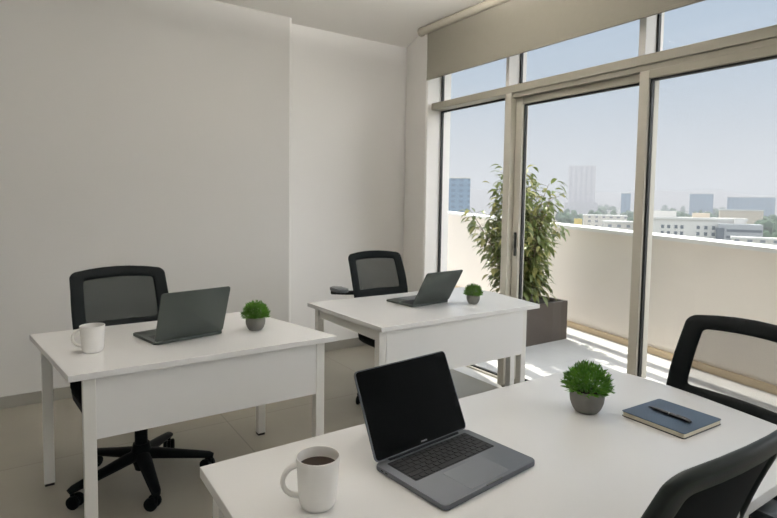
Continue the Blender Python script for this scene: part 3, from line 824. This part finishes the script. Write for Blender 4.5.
# the white institute block just beyond the balcony wall, with window strips of its own
wb = thing('apartment_block', 'long white flat-roofed block with columns of dark windows beyond the balcony wall', 'building', (*azd(690, 330).xy, GZ), -R(61))
obj('facade', B(-25, 26, 0, 16, 0, 34.6), M['cwhite'], wb)
obj('roof', B(-25.5, 26.5, -0.5, 16.5, 34.6, 35.8), M['roofl'], wb)
obj('roof_house', B(-22, -6, 5, 14, 35.8, 39), M['cwhite'], wb)
obj('roof_house', B(2, 10, 7, 14, 35.8, 38.2), M['cbeige'], wb)
for x in (-21, -12.5, -9.5, -6, -3.2, 4.5, 8, 11.5, 18.5, 21.5):
    for fl in range(3):
        obj('window', B(x - 0.75, x + 0.75, -0.12, 0.05, 31.6 - 3.4 * fl - 1.9, 31.6 - 3.4 * fl), M['cglass'], wb)
gb = thing('office_block', 'grey office block with banded windows at the right end of the white block', 'building', (*azd(741, 325).xy, GZ), -R(63))
obj('facade', B(-9, 10, 0, 14, 0, 33), M['cgrey'], gb)
obj('stair_tower', B(-10, -6.5, -0.6, 8, 0, 31), M['cglass'], gb)
for fl in range(4): obj('window', B(-5.5, 9.6, -0.15, 0.05, 30.4 - 3.3 * fl - 1.3, 30.4 - 3.3 * fl), M['cglass'], gb)
obj('roof_house', B(-2, 2, 4, 9, 33, 36), M['cwhite'], gb)
bb = block('warehouse', 'long beige hall among trees behind the grey office block', 'building', 742, 560, 32, 20, -1.2, M['cbeige'], -R(64))
block('warehouse', 'low white hall with pale roof below the slim blue tower', 'building', 606, 430, 30, 18, -6.5, M['lowr'], -R(52))
block('apartment_block', 'white flat block half hidden by the sliding door stile', 'building', 622, 340, 18, 14, -8.5, M['lowr'], -R(52))
block('shed', 'small yellow hall beside the ficus leaves', 'building', 579, 420, 5.5, 5, -8.5, M['yellow'], -R(52), roof=False)
block('warehouse', 'pale low roof at the far right just above the coping', 'building', 768, 300, 26, 8, -13.2, M['lowr'], -R(64))
for q in (azd(682, 338), azd(697, 338), azd(711, 338), azd(741, 333), azd(668, 340)): taken.append((q.x, q.y, 11))
# the rest of the town: low blocks and trees in bands, most of them a few pixels each
rnd = random.Random(5)
lowm = [M['lowr'], M['lowg'], M['cwhite'], M['lowr'], M['cbeige']]
proto = {}
for i in range(90):
    px = rnd.uniform(552, 800); D = 380 + 1500 * rnd.random() ** 1.3
    zt = GZ + rnd.uniform(9, 24) + (D - 380) * 0.010
    w = rnd.uniform(12, 34); k = rnd.randrange(5)
    p = azd(px, D); tries = 0
    while not free(p, w * 0.85) and tries < 80:
        px = rnd.uniform(552, 800); D = 380 + 1700 * rnd.random(); tries += 1
        zt = GZ + rnd.uniform(9, 24) + (D - 380) * 0.010; p = azd(px, D)
    if tries == 80: continue
    taken.append((p.x, p.y, w * 0.85))
    o = proto.get(k)
    if o is None:
        o = thing('low_block', 'low block in the hazy town beyond the balcony', 'building', (0, 0, 0), 0, 'low blocks of the far town')
        obj('facade', B(-10, 10, 0, 12, 0, 20), lowm[k], o); obj('roof', B(-10.3, 10.3, -0.3, 12.3, 20, 20.8), M['roofl'], o)
        proto[k] = o
    else: o = copy_tree(o)
    o.location = (p.x, p.y, GZ); o.rotation_euler = (0, 0, -R(rnd.choice((52, 60, 66, 40)))); o.scale = (w / 20, rnd.uniform(0.8, 1.6), (zt - GZ) / 20.8)
def crown(seed):
    r_ = random.Random(seed); bm = bmesh.new()
    for k in range(7):
        c = Vector((r_.uniform(-2, 2), r_.uniform(-2, 2), r_.uniform(3, 6.5))); s = r_.uniform(1.6, 2.6)
        g = bmesh.ops.create_icosphere(bm, subdivisions=2, radius=s)
        for v in g['verts']: v.co = v.co * r_.uniform(0.82, 1.15) + c
    tube(bm, [(0, 0, -6), (0, 0, 4)], 0.35, 6)
    return bm
trees = []
for s in range(4):
    trees.append(tag(obj('tree', crown(s), M['tree'], None), 'green tree in the town beyond the balcony', 'tree', 'trees of the far town'))
spots = []
for i in range(60): spots.append((rnd.uniform(736, 790), 370 + 330 * rnd.random(), rnd.uniform(0.9, 1.6)))
for i in range(40): spots.append((rnd.uniform(655, 740), 420 + 500 * rnd.random(), rnd.uniform(0.9, 1.5)))
for i in range(36): spots.append((rnd.uniform(560, 640), 420 + 500 * rnd.random(), rnd.uniform(0.9, 1.6)))
for i in range(26): spots.append((rnd.uniform(560, 790), 900 + 900 * rnd.random(), rnd.uniform(1.6, 2.6)))
n_tree = 0
for px, D, s in spots:
    p = azd(px, D); tries = 0
    while not free(p, 4.6 * s) and tries < 60:
        px += rnd.uniform(-6, 6); D *= rnd.uniform(0.97, 1.05); p = azd(px, D); tries += 1
    if tries == 60 or px < 556: continue
    taken.append((p.x, p.y, 4.6 * s))
    o = trees[n_tree] if n_tree < 4 else trees[n_tree % 4].copy()
    if n_tree >= 4: C.objects.link(o)
    n_tree += 1
    zt = -12.0 + (D - 370) * 0.013 + rnd.uniform(-4.5, 3)
    hz_ = (zt - GZ) / 14.5; o.location = (p.x, p.y, GZ + 6 * hz_); o.scale = (s * 1.35, s * 1.35, hz_); o.rotation_euler = (0, 0, rnd.random() * 6)

# summer haze over the town: one homogeneous volume
hm = bpy.data.materials.new('summer_haze'); t_, n_, l_ = nt(hm); n_.clear()
out = n_.new('ShaderNodeOutputMaterial'); vs = n_.new('ShaderNodeVolumeScatter')
vs.inputs['Color'].default_value = (0.47, 0.47, 0.49, 1); vs.inputs['Density'].default_value = 0.0007; vs.inputs['Anisotropy'].default_value = 0.0
va = n_.new('ShaderNodeVolumeAbsorption'); va.inputs['Color'].default_value = (0.47, 0.47, 0.49, 1); va.inputs['Density'].default_value = 0.0007
av = n_.new('ShaderNodeAddShader'); l_.new(vs.outputs[0], av.inputs[0]); l_.new(va.outputs[0], av.inputs[1])
l_.new(av.outputs[0], out.inputs['Volume'])
hz = obj('haze', B(60, 8500, -5500, 8500, GZ + 0.5, 150), hm)
tag(hz, 'pale blue summer haze lying over the distant town', 'haze', None, 'stuff')

# ------------------------------------------------------------------ light
w = bpy.data.worlds.new('sky'); bpy.context.scene.world = w
t_, n_, l_ = nt(w); n_.clear()
out = n_.new('ShaderNodeOutputWorld'); bg = n_.new('ShaderNodeBackground')
tc = n_.new('ShaderNodeTexCoord'); sp = n_.new('ShaderNodeSeparateXYZ'); rmp = n_.new('ShaderNodeValToRGB')
l_.new(tc.outputs['Generated'], sp.inputs[0]); l_.new(sp.outputs['Z'], rmp.inputs[0])
cr = rmp.color_ramp
cr.elements[0].position = 0.0; cr.elements[0].color = (0.66, 0.655, 0.68, 1)
cr.elements[1].position = 1.0; cr.elements[1].color = (2.3, 2.5, 2.8, 1)
for pos, c in ((0.08, (0.60, 0.64, 0.70)), (0.22, (0.46, 0.56, 0.68)), (0.42, (0.40, 0.53, 0.70)), (0.60, (1.9, 2.1, 2.4))):
    e = cr.elements.new(pos); e.color = (*c, 1)
bg.inputs['Strength'].default_value = 1.0
# bright sky patch added low in the south-east, out of view, to light the room
dp = n_.new('ShaderNodeVectorMath'); dp.operation = 'DOT_PRODUCT'; dp.inputs[1].default_value = (0.5, -0.866, 0.0)
l_.new(tc.outputs['Generated'], dp.inputs[0])
mr = n_.new('ShaderNodeMapRange'); mr.interpolation_type = 'SMOOTHSTEP'
mr.inputs['From Min'].default_value = 0.40; mr.inputs['From Max'].default_value = 0.85; mr.inputs['To Min'].default_value = 0.0; mr.inputs['To Max'].default_value = 1.0
l_.new(dp.outputs['Value'], mr.inputs['Value'])
cm = n_.new('ShaderNodeMix'); cm.data_type = 'RGBA'; cm.inputs[7].default_value = (4.8, 4.8, 4.9, 1)
l_.new(mr.outputs[0], cm.inputs[0]); l_.new(rmp.outputs[0], cm.inputs[6])
l_.new(cm.outputs[2], bg.inputs['Color']); l_.new(bg.outputs[0], out.inputs['Surface'])

sun = bpy.data.lights.new('sun', 'SUN'); so = bpy.data.objects.new('sun', sun); C.objects.link(so)
sun.energy = 6.0; sun.angle = R(0.4); sun.color = (1.0, 0.94, 0.85)
el = R(62); hd = Vector((0.262, 0.965, 0)).normalized()
toward = hd * math.cos(el) + Vector((0, 0, math.sin(el)))
so.rotation_euler = (-toward).to_track_quat('-Z', 'Y').to_euler()

sc = bpy.context.scene
sc.view_settings.view_transform = 'Standard'; sc.view_settings.look = 'None'
sc.view_settings.gamma = 1.0; sc.view_settings.use_curve_mapping = False; sc.view_settings.exposure = 0.0
cy = sc.cycles
cy.max_bounces = 10; cy.diffuse_bounces = 6; cy.glossy_bounces = 4; cy.transparent_max_bounces = 24; cy.volume_bounces = 1
cy.caustics_reflective = False; cy.caustics_refractive = False
cy.use_denoising = True
